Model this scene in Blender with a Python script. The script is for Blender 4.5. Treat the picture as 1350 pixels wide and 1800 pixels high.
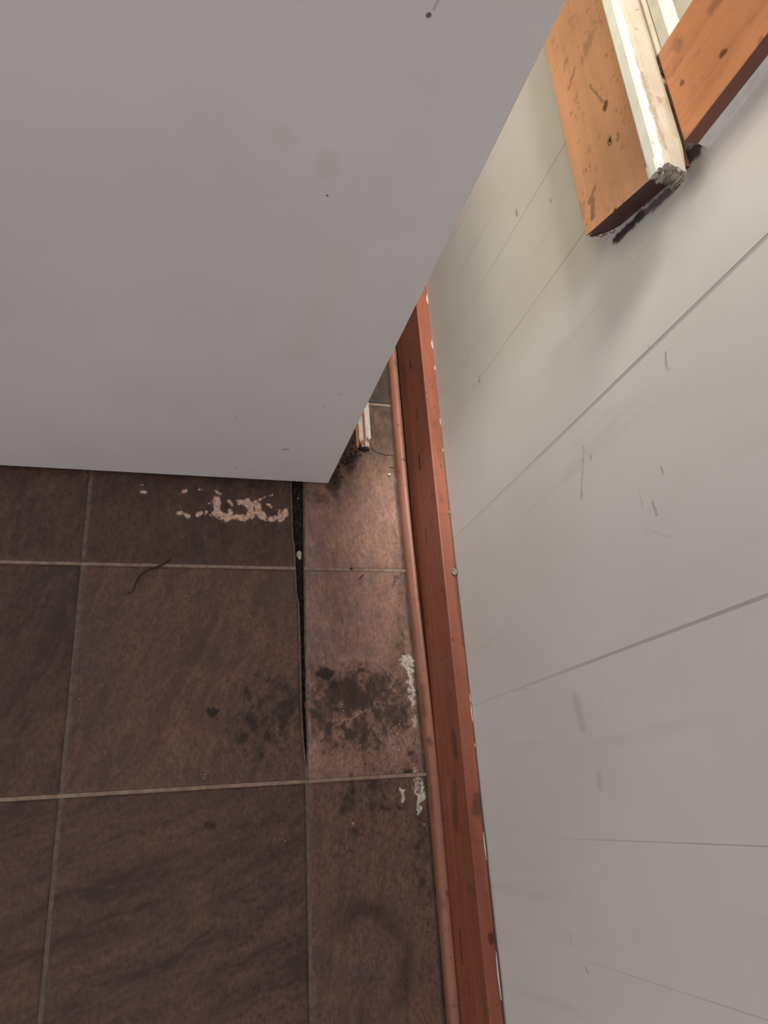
import bpy, bmesh, math, random
import numpy as np
from mathutils import Vector, Matrix

for o in list(bpy.data.objects):
    bpy.data.objects.remove(o)
scene = bpy.context.scene
COL = scene.collection

# ------------------------------------------------------------------ camera
CAM_H = 1.05
cam_d = bpy.data.cameras.new('camera')
cam_d.sensor_fit = 'VERTICAL'
cam_d.sensor_height = 36.0
cam_d.lens = 36.0 * 1275.34 / 1800.0
cam_d.clip_start = 0.01
cam = bpy.data.objects.new('camera', cam_d)
COL.objects.link(cam)
_r = ((0.96005877, -0.06672462, 0.27172593),      # image right, in world axes
      (0.04286611, -0.92460837, -0.37849948),     # image down
      (0.2764953, 0.37502958, -0.88481815))       # view direction
m = Matrix.Identity(4)
for i in range(3):
    m[i][0] = _r[0][i]
    m[i][1] = -_r[1][i]
    m[i][2] = -_r[2][i]
m[2][3] = CAM_H
cam.matrix_world = m
scene.camera = cam

# ------------------------------------------------------------------ light
world = bpy.data.worlds.new('room_ambient')
scene.world = world
world.use_nodes = True
bg = world.node_tree.nodes['Background']
bg.inputs[0].default_value = (1.0, 0.92, 0.91, 1)
bg.inputs[1].default_value = 0.36


def area(name, loc, target, size, power, color, size_y=None):
    d = bpy.data.lights.new(name, 'AREA')
    d.energy = power
    d.color = color
    d.size = size
    if size_y:
        d.shape = 'RECTANGLE'
        d.size_y = size_y
    else:
        d.shape = 'DISK'
    o = bpy.data.objects.new(name, d)
    COL.objects.link(o)
    o.location = loc
    o.rotation_euler = (Vector(target) - Vector(loc)).to_track_quat('-Z', 'Y').to_euler()
    return o


area('ceiling_lamp', (-0.12, 1.16, 2.95), (0.2, 0.5, 0.0), 0.66, 94, (1.0, 0.95, 0.85))
area('door_face_fill', (-0.45, -2.4, 0.80), (-0.1, 0.4, 0.2), 0.9, 14, (0.90, 0.94, 1.0), 1.7)  # unseen cool fill added to brighten the door's near face
area('wall_side_fill', (-2.0, 0.25, 1.25), (0.4, 0.25, 0.4), 0.8, 6.5, (0.93, 0.93, 1.0), 1.0)  # unseen fill added from the left to brighten the board wall
area('window_daylight', (0.62, 0.94, 1.22), (-0.5, 0.9, 0.9), 0.70, 2.5, (1.0, 1.0, 0.86), 0.95)

scene.view_settings.view_transform = 'Standard'
scene.view_settings.look = 'None'
scene.view_settings.gamma = 1.0
scene.view_settings.use_curve_mapping = False
scene.view_settings.exposure = 0.0

# ------------------------------------------------------------------ helpers
W = 0.3967          # plane of the wall boards
rng = random.Random(7)


def link(name, verts, faces, mat=None, parent=None, smooth=False, recenter=False):
    me = bpy.data.meshes.new(name)
    loc = Vector((0, 0, 0))
    if recenter:
        a = np.array(verts, float)
        loc = Vector(((a[:, 0].min() + a[:, 0].max()) / 2, (a[:, 1].min() + a[:, 1].max()) / 2, a[:, 2].min()))
        verts = [tuple(Vector(v) - loc) for v in verts]
    me.from_pydata([tuple(v) for v in verts], [], faces)
    me.update()
    o = bpy.data.objects.new(name, me)
    COL.objects.link(o)
    o.location = loc
    mats = mat if isinstance(mat, (list, tuple)) else [mat]
    for mm in mats:
        if mm:
            me.materials.append(mm)
    if smooth:
        me.polygons.foreach_set('use_smooth', [True] * len(me.polygons))
    if parent:
        o.parent = parent
        o.matrix_parent_inverse = Matrix.Translation(-parent.location)
    return o


def tag(o, label=None, cat=None, group=None, kind=None):
    for k, v in (('label', label), ('category', cat), ('group', group), ('kind', kind)):
        if v:
            o[k] = v
    return o


def empty(name, loc):
    o = bpy.data.objects.new(name, None)
    COL.objects.link(o)
    o.location = loc
    o.empty_display_size = 0.05
    return o


def box(x0, x1, y0, y1, z0, z1):
    v = [(x0, y0, z0), (x1, y0, z0), (x1, y1, z0), (x0, y1, z0),
         (x0, y0, z1), (x1, y0, z1), (x1, y1, z1), (x0, y1, z1)]
    f = [(0, 3, 2, 1), (4, 5, 6, 7), (0, 1, 5, 4), (1, 2, 6, 5), (2, 3, 7, 6), (3, 0, 4, 7)]
    return v, f


def join(parts):
    V, F = [], []
    for v, f in parts:
        n = len(V)
        V += list(v)
        F += [tuple(i + n for i in q) for q in f]
    return V, F


def bevel(o, w, seg=2):
    b = o.modifiers.new('bevel', 'BEVEL')
    b.width = w
    b.segments = seg
    b.limit_method = 'ANGLE'
    return o


def sweep(profile_fn, stations, closed_ends=True):
    """profile_fn(t) -> list of 3D points (closed loop) at each station"""
    V, F = [], []
    n = None
    for s in stations:
        p = profile_fn(s)
        n = len(p)
        V += p
    for k in range(len(stations) - 1):
        for i in range(n):
            j = (i + 1) % n
            F.append((k * n + i, k * n + j, (k + 1) * n + j, (k + 1) * n + i))
    if closed_ends:
        F.append(tuple(reversed(range(n))))
        b = (len(stations) - 1) * n
        F.append(tuple(b + i for i in range(n)))
    return V, F


def fix_normals(o):
    bm = bmesh.new()
    bm.from_mesh(o.data)
    bmesh.ops.recalc_face_normals(bm, faces=bm.faces)
    bm.to_mesh(o.data)
    bm.free()
    return o


# numpy value noise ---------------------------------------------------------
def _hash(ix, iy, seed):
    h = (ix.astype(np.int64) * 374761393 + iy.astype(np.int64) * 668265263 + seed * 974711) & 0x7fffffff
    h = ((h ^ (h >> 13)) * 1274126177) & 0x7fffffff
    h = h ^ (h >> 16)
    return (h & 0xffff) / 65535.0


def vnoise(x, y, seed=0):
    ix, iy = np.floor(x), np.floor(y)
    fx, fy = x - ix, y - iy
    fx = fx * fx * (3 - 2 * fx)
    fy = fy * fy * (3 - 2 * fy)
    a = _hash(ix, iy, seed)
    b = _hash(ix + 1, iy, seed)
    c = _hash(ix, iy + 1, seed)
    d = _hash(ix + 1, iy + 1, seed)
    return (a * (1 - fx) + b * fx) * (1 - fy) + (c * (1 - fx) + d * fx) * fy


def fbm(x, y, scale, seed=0, octv=4):
    s, amp, tot = 0, 1.0, 0
    for k in range(octv):
        s = s + amp * vnoise(x * scale + 17.3 * k, y * scale - 9.1 * k, seed + k * 31)
        tot += amp
        amp *= 0.55
        scale *= 2.03
    return s / tot


def sstep(a, b, x):
    t = np.clip((x - a) / (b - a), 0, 1)
    return t * t * (3 - 2 * t)


def gauss(x, y, cx, cy, rx, ry=None, rot=0.0):
    ry = ry or rx
    c, s = math.cos(rot), math.sin(rot)
    dx, dy = x - cx, y - cy
    u, v = dx * c + dy * s, -dx * s + dy * c
    return np.exp(-((u / rx) ** 2 + (v / ry) ** 2))


def segdist(x, y, ax, ay, bx, by):
    dx, dy = bx - ax, by - ay
    t = np.clip(((x - ax) * dx + (y - ay) * dy) / (dx * dx + dy * dy + 1e-12), 0, 1)
    return np.hypot(x - ax - t * dx, y - ay - t * dy)


# ------------------------------------------------------------------ materials
class NT:
    def __init__(self, name):
        self.m = bpy.data.materials.new(name)
        self.m.use_nodes = True
        self.t = self.m.node_tree
        self.b = self.t.nodes['Principled BSDF']
        self._pos = None

    def n(self, typ, **kw):
        nd = self.t.nodes.new(typ)
        for k, v in kw.items():
            setattr(nd, k, v)
        return nd

    def l(self, a, b):
        self.t.links.new(a, b)

    def pos(self):
        if not self._pos:
            self._pos = self.n('ShaderNodeNewGeometry').outputs['Position']
        return self._pos

    def val(self, sock, v):
        if hasattr(v, 'is_output'):
            self.l(v, sock)
        else:
            sock.default_value = v

    def math(self, op, a, b=0.0, clamp=False):
        nd = self.n('ShaderNodeMath', operation=op, use_clamp=clamp)
        self.val(nd.inputs[0], a)
        self.val(nd.inputs[1], b)
        return nd.outputs[0]

    def mapping(self, vec, scale=(1, 1, 1), rot=(0, 0, 0), loc=(0, 0, 0)):
        nd = self.n('ShaderNodeMapping')
        self.l(vec, nd.inputs['Vector'])
        nd.inputs['Scale'].default_value = scale
        nd.inputs['Rotation'].default_value = rot
        nd.inputs['Location'].default_value = loc
        return nd.outputs[0]

    def noise(self, vec, scale=1.0, detail=4.0, rough=0.55, dist=0.0):
        nd = self.n('ShaderNodeTexNoise')
        self.l(vec, nd.inputs['Vector'])
        nd.inputs['Scale'].default_value = scale
        nd.inputs['Detail'].default_value = detail
        nd.inputs['Roughness'].default_value = rough
        nd.inputs['Distortion'].default_value = dist
        return nd

    def ramp(self, fac, stops, interp='LINEAR'):
        nd = self.n('ShaderNodeValToRGB')
        self.l(fac, nd.inputs[0])
        cr = nd.color_ramp
        cr.interpolation = interp
        while len(cr.elements) < len(stops):
            cr.elements.new(0.5)
        for e, (p, c) in zip(cr.elements, stops):
            e.position = p
            e.color = (c if len(c) == 4 else (*c, 1)) if not isinstance(c, (int, float)) else (c, c, c, 1)
        return nd.outputs[0]

    def mix(self, fac, a, b, blend='MIX'):
        nd = self.n('ShaderNodeMix', data_type='RGBA', blend_type=blend)
        self.val(nd.inputs[0], fac)
        for s, v in ((nd.inputs[6], a), (nd.inputs[7], b)):
            if hasattr(v, 'is_output'):
                self.l(v, s)
            else:
                s.default_value = (*v, 1) if len(v) == 3 else v
        return nd.outputs[2]

    def mrange(self, v, a, b, c=0.0, d=1.0, smooth=True):
        nd = self.n('ShaderNodeMapRange', interpolation_type='SMOOTHSTEP' if smooth else 'LINEAR')
        self.l(v, nd.inputs[0])
        for i, q in enumerate((a, b, c, d)):
            nd.inputs[i + 1].default_value = q
        return nd.outputs[0]

    def warp(self, vec, scale, amp):
        nz = self.noise(vec, scale, 3)
        s = self.n('ShaderNodeVectorMath', operation='SUBTRACT')
        self.l(nz.outputs['Color'], s.inputs[0])
        s.inputs[1].default_value = (0.5, 0.5, 0.5)
        k = self.n('ShaderNodeVectorMath', operation='SCALE')
        self.l(s.outputs[0], k.inputs[0])
        k.inputs['Scale'].default_value = amp
        a = self.n('ShaderNodeVectorMath', operation='ADD')
        self.l(vec, a.inputs[0])
        self.l(k.outputs[0], a.inputs[1])
        return a.outputs[0]

    def capsules(self, vec, items):
        """items: (A, B, radius, soft, strength) -> max of masks"""
        out = None
        for A, B, r, soft, st in items:
            g = self.n('ShaderNodeGroup')
            g.node_tree = CAPS
            self.l(vec, g.inputs[0])
            g.inputs[1].default_value = A
            g.inputs[2].default_value = B
            g.inputs[3].default_value = r
            g.inputs[4].default_value = r + soft
            g.inputs[5].default_value = st
            out = g.outputs[0] if out is None else self.math('MAXIMUM', out, g.outputs[0])
        return out

    def done(self, color, rough=0.6, bump=None, bstr=0.3, bdist=0.002, spec=0.4):
        self.val(self.b.inputs['Base Color'], color if hasattr(color, 'is_output') else (*color, 1))
        self.val(self.b.inputs['Roughness'], rough)
        self.b.inputs['Specular IOR Level'].default_value = spec
        if bump is not None:
            bn = self.n('ShaderNodeBump')
            bn.inputs['Strength'].default_value = bstr
            bn.inputs['Distance'].default_value = bdist
            self.l(bump, bn.inputs['Height'])
            self.l(bn.outputs[0], self.b.inputs['Normal'])
        return self.m


def make_caps_group():
    g = bpy.data.node_groups.new('capsule_mask', 'ShaderNodeTree')
    for nme, typ in (('P', 'NodeSocketVector'), ('A', 'NodeSocketVector'), ('B', 'NodeSocketVector'),
                     ('R0', 'NodeSocketFloat'), ('R1', 'NodeSocketFloat'), ('S', 'NodeSocketFloat')):
        g.interface.new_socket(nme, in_out='INPUT', socket_type=typ)
    g.interface.new_socket('Mask', in_out='OUTPUT', socket_type='NodeSocketFloat')
    gi, go = g.nodes.new('NodeGroupInput'), g.nodes.new('NodeGroupOutput')

    def vm(op, a, b=None):
        nd = g.nodes.new('ShaderNodeVectorMath')
        nd.operation = op
        g.links.new(a, nd.inputs[0])
        if b is not None:
            g.links.new(b, nd.inputs[1])
        return nd
    pa = vm('SUBTRACT', gi.outputs[0], gi.outputs[1]).outputs[0]
    ba = vm('SUBTRACT', gi.outputs[2], gi.outputs[1]).outputs[0]
    d1 = vm('DOT_PRODUCT', pa, ba).outputs['Value']
    d2 = vm('DOT_PRODUCT', ba, ba).outputs['Value']
    dv = g.nodes.new('ShaderNodeMath')
    dv.operation = 'DIVIDE'
    dv.use_clamp = True
    g.links.new(d1, dv.inputs[0])
    g.links.new(d2, dv.inputs[1])
    sc = g.nodes.new('ShaderNodeVectorMath')
    sc.operation = 'SCALE'
    g.links.new(ba, sc.inputs[0])
    g.links.new(dv.outputs[0], sc.inputs['Scale'])
    ds = vm('DISTANCE', pa, sc.outputs[0]).outputs['Value']
    mr = g.nodes.new('ShaderNodeMapRange')
    mr.interpolation_type = 'SMOOTHSTEP'
    g.links.new(ds, mr.inputs[0])
    g.links.new(gi.outputs[3], mr.inputs[1])
    g.links.new(gi.outputs[4], mr.inputs[2])
    g.links.new(gi.outputs[5], mr.inputs[3])
    mr.inputs[4].default_value = 0.0
    g.links.new(mr.outputs[0], go.inputs[0])
    return g


CAPS = make_caps_group()


def wood(name, axis, light, dark, knots=(), spots=0.5, seed=0.0, rough=0.42):
    """varnished softwood, grain along axis 'y' or 'z'; knots are capsules in world space"""
    t = NT(name)
    p = t.pos()
    sc = (60, 3.0, 60) if axis == 'y' else (60, 60, 3.0)
    gp = t.mapping(p, scale=sc, loc=(seed, seed, seed))
    g1 = t.noise(gp, 1.0, 5, 0.6, 1.2).outputs[0]
    big = t.noise(t.mapping(p, loc=(seed * 2, 1, 3)), 9.0, 3).outputs[0]
    col = t.ramp(g1, [(0.30, dark), (0.62, light)])
    col = t.mix(t.mrange(big, 0.38, 0.66, 0.0, 0.45), col, tuple(c * 0.72 for c in light))
    sp = t.noise(t.mapping(p, scale=(1, .55, .8) if axis == 'y' else (1, .8, .55)), 120.0, 2).outputs[0]
    col = t.mix(t.mrange(sp, 0.66, 0.74, 0.0, spots), col, (0.085, 0.030, 0.022))
    sm = t.noise(p, 34.0, 4, 0.62).outputs[0]
    col = t.mix(t.mrange(sm, 0.56, 0.72, 0.0, 0.55 * spots + 0.1), col, (0.10, 0.045, 0.036))
    sm2 = t.noise(t.mapping(p, loc=(3, 1, 7)), 75.0, 3, 0.6).outputs[0]
    col = t.mix(t.mrange(sm2, 0.60, 0.74, 0.0, 0.7 * spots), col, (0.075, 0.034, 0.028))
    if knots:
        wp = t.warp(p, 190.0, 0.008)
        k = t.capsules(wp, knots)
        col = t.mix(k, col, (0.035, 0.012, 0.010))
    t.done(col, rough, g1, 0.12, 0.0006)
    return t.m


def simple(name, c1, c2, scale=60.0, rough=0.7, bstr=0.3, bdist=0.001, lo=0.4, hi=0.6):
    t = NT(name)
    nz = t.noise(t.pos(), scale, 4).outputs[0]
    return t.done(t.ramp(nz, [(lo, c1), (hi, c2)]), rough, nz, bstr, bdist)


# ------------------------------------------------------------------ floor
M_SUB = simple('dark_dirty_subfloor', (0.010, 0.008, 0.007), (0.055, 0.038, 0.030), 140, 0.9, 0.8, 0.003)
M_GROUT = simple('grey_brown_grout', (0.115, 0.086, 0.070), (0.175, 0.132, 0.104), 90, 0.75, 0.3, 0.0006)


def tile_material(name, angle, seed, tone=1.0, streak=0.6):
    t = NT(name)
    p = t.pos()
    wp = t.warp(p, 7.0, 0.05)
    st = t.noise(t.mapping(t.mapping(wp, rot=(0, 0, -angle)), scale=(5, 30, 1), loc=(seed, seed * 1.7, 0)), 1.0, 6, 0.62, 0.6).outputs[0]
    mo = t.noise(t.mapping(p, loc=(seed * 3, 0, 0)), 16.0, 6, 0.62, 0.3).outputs[0]
    fi = t.noise(t.mapping(p, scale=(1, 0.6, 1), loc=(0, seed, 0)), 210.0, 3, 0.6).outputs[0]
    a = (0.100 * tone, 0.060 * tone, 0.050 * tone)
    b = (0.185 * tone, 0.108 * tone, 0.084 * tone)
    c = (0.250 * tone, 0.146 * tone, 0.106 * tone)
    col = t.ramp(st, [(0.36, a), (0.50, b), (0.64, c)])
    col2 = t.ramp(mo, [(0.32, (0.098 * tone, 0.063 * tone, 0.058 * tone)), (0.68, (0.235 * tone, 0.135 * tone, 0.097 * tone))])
    col = t.mix(1.0 - streak, col, col2)
    pa = t.noise(t.mapping(p, loc=(4, seed * 5, 2)), 9.0, 5, 0.6, 0.8).outputs[0]
    col = t.mix(t.mrange(pa, 0.52, 0.70, 0.0, 0.55), col, (0.098 * tone, 0.078 * tone, 0.080 * tone))
    pb = t.noise(t.mapping(p, loc=(9, 3, seed * 2)), 13.0, 5, 0.65, 0.5).outputs[0]
    col = t.mix(t.mrange(pb, 0.54, 0.70, 0.0, 0.45), col, (0.270 * tone, 0.172 * tone, 0.112 * tone))
    me = t.noise(t.mapping(t.mapping(p, rot=(0, 0, -angle)), scale=(40, 95, 1)), 1.0, 4, 0.6, 0.4).outputs[0]
    col = t.mix(t.mrange(me, 0.50, 0.72, 0.0, 0.55), col, tuple(0.50 * v for v in b))
    col = t.mix(t.mrange(me, 0.48, 0.30, 0.0, 0.40), col, tuple(1.25 * v for v in c))
    col = t.mix(t.mrange(fi, 0.40, 0.66, 0.0, 0.50), col, tuple(0.48 * v for v in b))
    at = t.n('ShaderNodeVertexColor', layer_name='wear')
    sep = t.n('ShaderNodeSeparateColor')
    t.l(at.outputs[0], sep.inputs[0])
    dk, sf, wh = sep.outputs[0], sep.outputs[1], sep.outputs[2]
    col = t.mix(dk, col, (0.020, 0.015, 0.013))
    sfc = t.ramp(t.noise(p, 170.0, 3).outputs[0], [(0.38, (0.52, 0.31, 0.20)), (0.62, (0.80, 0.60, 0.48))])
    col = t.mix(sf, col, sfc)
    whc = t.ramp(t.noise(p, 260.0, 3).outputs[0], [(0.35, (0.46, 0.40, 0.34)), (0.6, (0.88, 0.84, 0.78))])
    col = t.mix(wh, col, whc)
    h = t.math('ADD', t.math('MULTIPLY', st, 1.0), t.math('MULTIPLY', fi, 0.25))
    rough = t.mrange(mo, 0.3, 0.7, 0.50, 0.68)
    return t.done(col, rough, h, 0.5, 0.0022, 0.3)


XL_Y = [-2.0, -.24, .039, .06, .094, .14, .197, .256, .288, .306, .344, .378, .398, .477, .49, 2.0]
XL_X = [.188, .188, .190, .1898, .1868, .1855, .1858, .1857, .1853, .1822, .1810, .1806, .1782, .1774, .177, .165]
XR_Y = [-2.0, -.24, .039, .06, .094, .132, .197, .239, .478, 2.0]
XR_X = [.188, .188, .190, .1900, .1915, .1912, .1917, .1917, .1962, .2200]


def xl(y):
    return np.interp(y, XL_Y, XL_X)


def xr(y):
    return np.maximum(np.interp(y, XR_Y, XR_X), xl(y))


ROWS = [-.880, -.574, -.268, .0388, .3455, .648, .955, 1.262]
COLS = [-1.043, -.736, -.429, -.122]


def wear_fields(x, y):
    wx = x + 0.010 * (fbm(x, y, 60, 3) - 0.5) + 0.004 * (fbm(x, y, 260, 9) - .5)
    wy = y + 0.010 * (fbm(x, y, 60, 5) - 0.5) + 0.004 * (fbm(x, y, 260, 12) - .5)
    qx = x + 0.30 * (wx - x)
    qy = y + 0.30 * (wy - y)
    wx = wx + .012 * (fbm(x, y, 130, 61, 3) - .5)
    wy = wy + .012 * (fbm(x, y, 130, 67, 3) - .5)
    n1 = fbm(x, y * 0.75, 95, 21, 4)
    n2 = fbm(x, y * 0.8, 260, 33, 3)
    n3 = fbm(x, y, 22, 41, 4)
    dens = np.zeros_like(x)
    # broad grime zone in front of the shoe moulding
    for cx, cy, rx, ry, w in [(.255, .150, .085, .050, .54), (.150, .145, .075, .055, .42), (.315, .135, .045, .065, .52),
                              (.255, .100, .085, .040, .42), (.280, .020, .080, .060, .34), (.250, -.040, .070, .050, .26),
                              (.345, .200, .015, .30, .22), (.348, -.02, .018, .25, .34), (.070, .090, .060, .05, .12), (.130, .105, .060, .045, .42), (.170, .150, .03, .06, .42), (.300, .165, .06, .03, .55)]:
        dens = np.maximum(dens, w * gauss(wx, wy, cx, cy, rx, ry))
    mold = sstep(.46, .74, dens * 0.75 + n1 * 0.62) * 0.80 * sstep(.03, .16, dens)
    mold = np.maximum(mold, sstep(.50, .68, dens * .62 + n2 * 0.62) * .70 * sstep(.03, .16, dens))
    # distinct dark blotches
    spots = np.zeros_like(x)
    for cx, cy, rx, ry, w in [(.222, .186, .018, .013, 1.), (.232, .168, .013, .012, .85), (.277, .190, .012, .009, .8),
                              (.140, .178, .022, .007, .7), (.120, .176, .012, .007, .55), (.300, .172, .016, .02, .55),
                              (.325, .130, .020, .022, .62), (.235, .135, .022, .016, .70), (.205, .120, .012, .02, .50),
                              (.0623, .1366, .0095, .0105, 1.), (.078, .118, .006, .004, .6),
                              (.137, .227, .010, .010, .62), (.126, .140, .012, .014, .5),
                              (.0531, .0530, .010, .008, .45), (.0620, -.006, .010, .011, .75), (.060, .028, .012, .006, .40),
                              (.345, .060, .012, .02, .75), (.335, .045, .014, .012, .7), (.302, -.002, .012, .008, .8),
                              (.322, -.002, .007, .008, .8), (.270, -.005, .010, .006, .5), (.345, -.045, .012, .05, .5),
                              (.292, .210, .012, .012, .42), (.300, .222, .009, .006, .4), (.345, .225, .006, .05, .6),
                              (.349, .33, .004, .04, .75), (.347, .40, .004, .05, .6), (.350, .47, .005, .03, .6),
                              (.10, .30, .03, .02, .16), (-.18, .28, .05, .03, .35)]:
        spots = np.maximum(spots, w * gauss(wx, wy, cx, cy, rx, ry))
    mold = np.maximum(mold, sstep(.30, .72, spots * (0.45 + 0.9 * n1)) * .92)
    # grime around the appliance corner and along its foot
    cor = np.maximum(gauss(wx, wy, .245, .505, .020, .045), gauss(wx, wy, .275, .555, .022, .050))
    cor = np.maximum(cor, .55 * gauss(wx, wy, .215, .462, .040, .022))
    cor = np.maximum(cor, .5 * gauss(wx, wy, .12, .478, .05, .008))
    mold = np.maximum(mold, sstep(.22, .75, cor * (.55 + .8 * n1)) * .85)
    # water mark ring on the front tile
    d = np.hypot((wx - .262) / .052, (wy + .185) / .062)
    ring = np.exp(-((d - 1.0) / .26) ** 2) * (0.35 + 0.65 * sstep(-.4, .6, (wx - .262) / .05 + (wy + .185) / .07))
    mold = np.maximum(mold, .58 * ring * (.35 + .95 * n3))
    # grimy film on the floor behind the door
    film = sstep(.44, .60, y + .05 * (n3 - .5)) * sstep(.20, .26, x)
    mold = np.maximum(mold, film * (.52 + .42 * n1))
    # faint mottled dirt everywhere on the strip beside the moulding
    strip = sstep(.19, .25, x) * (1 - sstep(.17, .23, y))
    n4 = fbm(x, y * .55, 420, 91, 3)
    mold = np.maximum(mold, .36 * strip * sstep(.52, .72, n4))
    mold = np.maximum(mold, .40 * sstep(.02, .12, x) * (1 - strip) * (1 - sstep(.10, .22, y)) * sstep(.56, .72, n4))
    # stain drops
    mold = np.maximum(mold, .55 * sstep(.0035, .001, segdist(wx, wy, .331, .318, .339, .335)))
    mold = np.maximum(mold, .50 * sstep(.004, .001, segdist(wx, wy, .339, .335, .352, .338)))
    # worn through finish, pale fibre showing: remains of round foot marks
    sc = np.zeros_like(x)
    segs = [(.059, .4550, .0605, .4440, .0052), (.0605, .444, .060, .430, .0040), (.060, .430, .079, .4235, .0058),
            (.079, .4235, .083, .4330, .0048), (.083, .4255, .104, .4245, .0052), (.104, .4245, .1135, .429, .0048),
            (.1135, .429, .1130, .4480, .0045), (.113, .448, .0960, .4520, .0042), (.107, .456, .111, .452, .0018), (.0800, .4505, .0850, .4465, .0022),
            (.1215, .4480, .1240, .4395, .0050), (.124, .4395, .1320, .4275, .0056), (.1430, .4260, .1580, .4270, .0050),
            (.158, .427, .1660, .4320, .0050), (.166, .432, .1680, .4385, .0042), (.155, .434, .157, .439, .0022),
            (.1270, .4560, .1350, .4620, .0014), (.137, .463, .147, .466, .0014), (.140, .449, .144, .445, .0016),
            (.0050, .4305, .0200, .4245, .0026), (.0330, .4260, .0390, .4300, .0034), (.0445, .428, .0455, .431, .0016),
            (.051, .428, .053, .4265, .0016), (.004, .460, .016, .468, .0012), (.034, .467, .038, .468, .0018),
            (.060, .468, .064, .463, .0014), (-.055, .473, -.049, .472, .0008), (-.048, .459, -.044, .458, .0009), (.051, .447, .049, .446, .0008)]
    f3 = fbm(x, y, 330, 55, 3)
    f4 = fbm(x, y, 150, 58, 3)
    for ax, ay, bx, by, r in segs:
        dd = segdist(qx, qy, ax, ay, bx, by)
        sc = np.maximum(sc, sstep(r * 1.25, r * .8, dd + (f3 - .5) * .0042 + (f4 - .5) * .0085))
    # white crust beside the moulding
    wh = np.zeros_like(x)
    for ax, ay, bx, by, r, w in [(.342, .205, .353, .200, .006, .8), (.343, .195, .349, .186, .004, .8), (.349, .188, .352, .150, .0042, .85),
                                 (.351, .150, .352, .135, .0032, .7), (.352, .118, .353, .105, .003, .5),
                                 (.3445, .050, .350, .032, .0022, .6), (.346, .030, .346, .015, .0026, .7), (.353, .030, .353, .014, .0026, .7),
                                 (.347, .012, .352, .010, .003, .75), (.350, .008, .350, -.012, .0026, .8),
                                 (.3258, .022, .3268, .010, .0030, .85)]:
        dd = segdist(wx, wy, ax, ay, bx, by)
        wh = np.maximum(wh, w * sstep(r * 1.4, r * .5, dd + (f3 - .5) * r * 1.4))
    # pale scratches and lifted streaks of the print
    for ax, ay, bx, by, r, w in [(.232, .273, .236, .262, .0012, .28), (.246, .262, .251, .225, .0012, .2),
                                 (.230, .108, .275, .132, .0010, .35), (.245, .205, .300, .207, .004, .18)]:
        dd = segdist(wx, wy, ax, ay, bx, by)
        sc = np.maximum(sc, w * sstep(r * 1.8, r * .4, dd))
    # dirt line gathered against the moulding
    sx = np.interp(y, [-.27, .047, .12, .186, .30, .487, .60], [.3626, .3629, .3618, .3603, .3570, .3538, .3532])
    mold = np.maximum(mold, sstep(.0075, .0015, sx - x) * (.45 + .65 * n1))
    mold = mold * (1 - sc)
    return np.clip(mold, 0, 1), np.clip(sc, 0, 1), np.clip(wh, 0, 1)


floor_v, floor_f = box(-1.05, 0.50, -0.90, 1.35, -0.06, -0.009)
floor = link('floor', floor_v, floor_f, M_SUB)
tag(floor, 'brown slate-look tile floor with pale joints and one open gap', 'floor', kind='structure')


def build_tile(x_lo, x_hi, y0, y1, mat, step):
    ny = max(2, int((y1 - y0) / step))
    nx = max(2, int((float(np.max(x_hi(np.array([y0, y1])))) - float(np.min(x_lo(np.array([y0, y1]))))) / step))
    s = np.linspace(0, 1, nx + 1)
    t = np.linspace(0, 1, ny + 1)
    T, S = np.meshgrid(t, s, indexing='ij')
    Y = y0 + T * (y1 - y0)
    a, b = x_lo(Y), x_hi(Y)
    X = a + S * (b - a)
    edge = np.minimum(np.minimum(X - a, b - X), np.minimum(Y - y0, y1 - Y))
    Z = -0.0014 * (1 - sstep(0, 0.0035, edge)) + 0.0006 * (fbm(X, Y, 30, 77) - .5) * sstep(0, .01, edge)
    n = (nx + 1) * (ny + 1)
    top = np.stack([X.ravel(), Y.ravel(), Z.ravel()], 1)
    idx = np.arange(n).reshape(ny + 1, nx + 1)
    q = np.stack([idx[:-1, :-1].ravel(), idx[:-1, 1:].ravel(), idx[1:, 1:].ravel(), idx[1:, :-1].ravel()], 1)
    rim = np.concatenate([idx[0, :], idx[1:, -1], idx[-1, -2::-1], idx[-2:0:-1, 0]])
    low = top[rim].copy()
    low[:, 2] = -0.008
    k = len(rim)
    li = n + np.arange(k)
    side = np.stack([rim, li, np.roll(li, -1), np.roll(rim, -1)], 1)
    V = np.concatenate([top, low])
    Fq = np.concatenate([q, side]).astype(np.int32)
    me = bpy.data.meshes.new('tile')
    me.vertices.add(len(V))
    me.vertices.foreach_set('co', V.astype(np.float32).ravel())
    me.loops.add(Fq.size)
    me.loops.foreach_set('vertex_index', Fq.ravel())
    me.polygons.add(len(Fq))
    me.polygons.foreach_set('loop_start', (np.arange(len(Fq)) * 4).astype(np.int32))
    me.update(calc_edges=True)
    me.validate()
    me.polygons.foreach_set('use_smooth', np.concatenate([np.ones(len(q), bool), np.zeros(len(side), bool)]))
    dk, sf, wh = wear_fields(V[:, 0], V[:, 1])
    colr = me.color_attributes.new('wear', 'FLOAT_COLOR', 'POINT')
    colr.data.foreach_set('color', np.stack([dk, sf, wh, np.ones_like(dk)], 1).astype(np.float32).ravel())
    me.materials.append(mat)
    o = bpy.data.objects.new('tile', me)
    COL.objects.link(o)
    o.parent = floor
    return o


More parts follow.
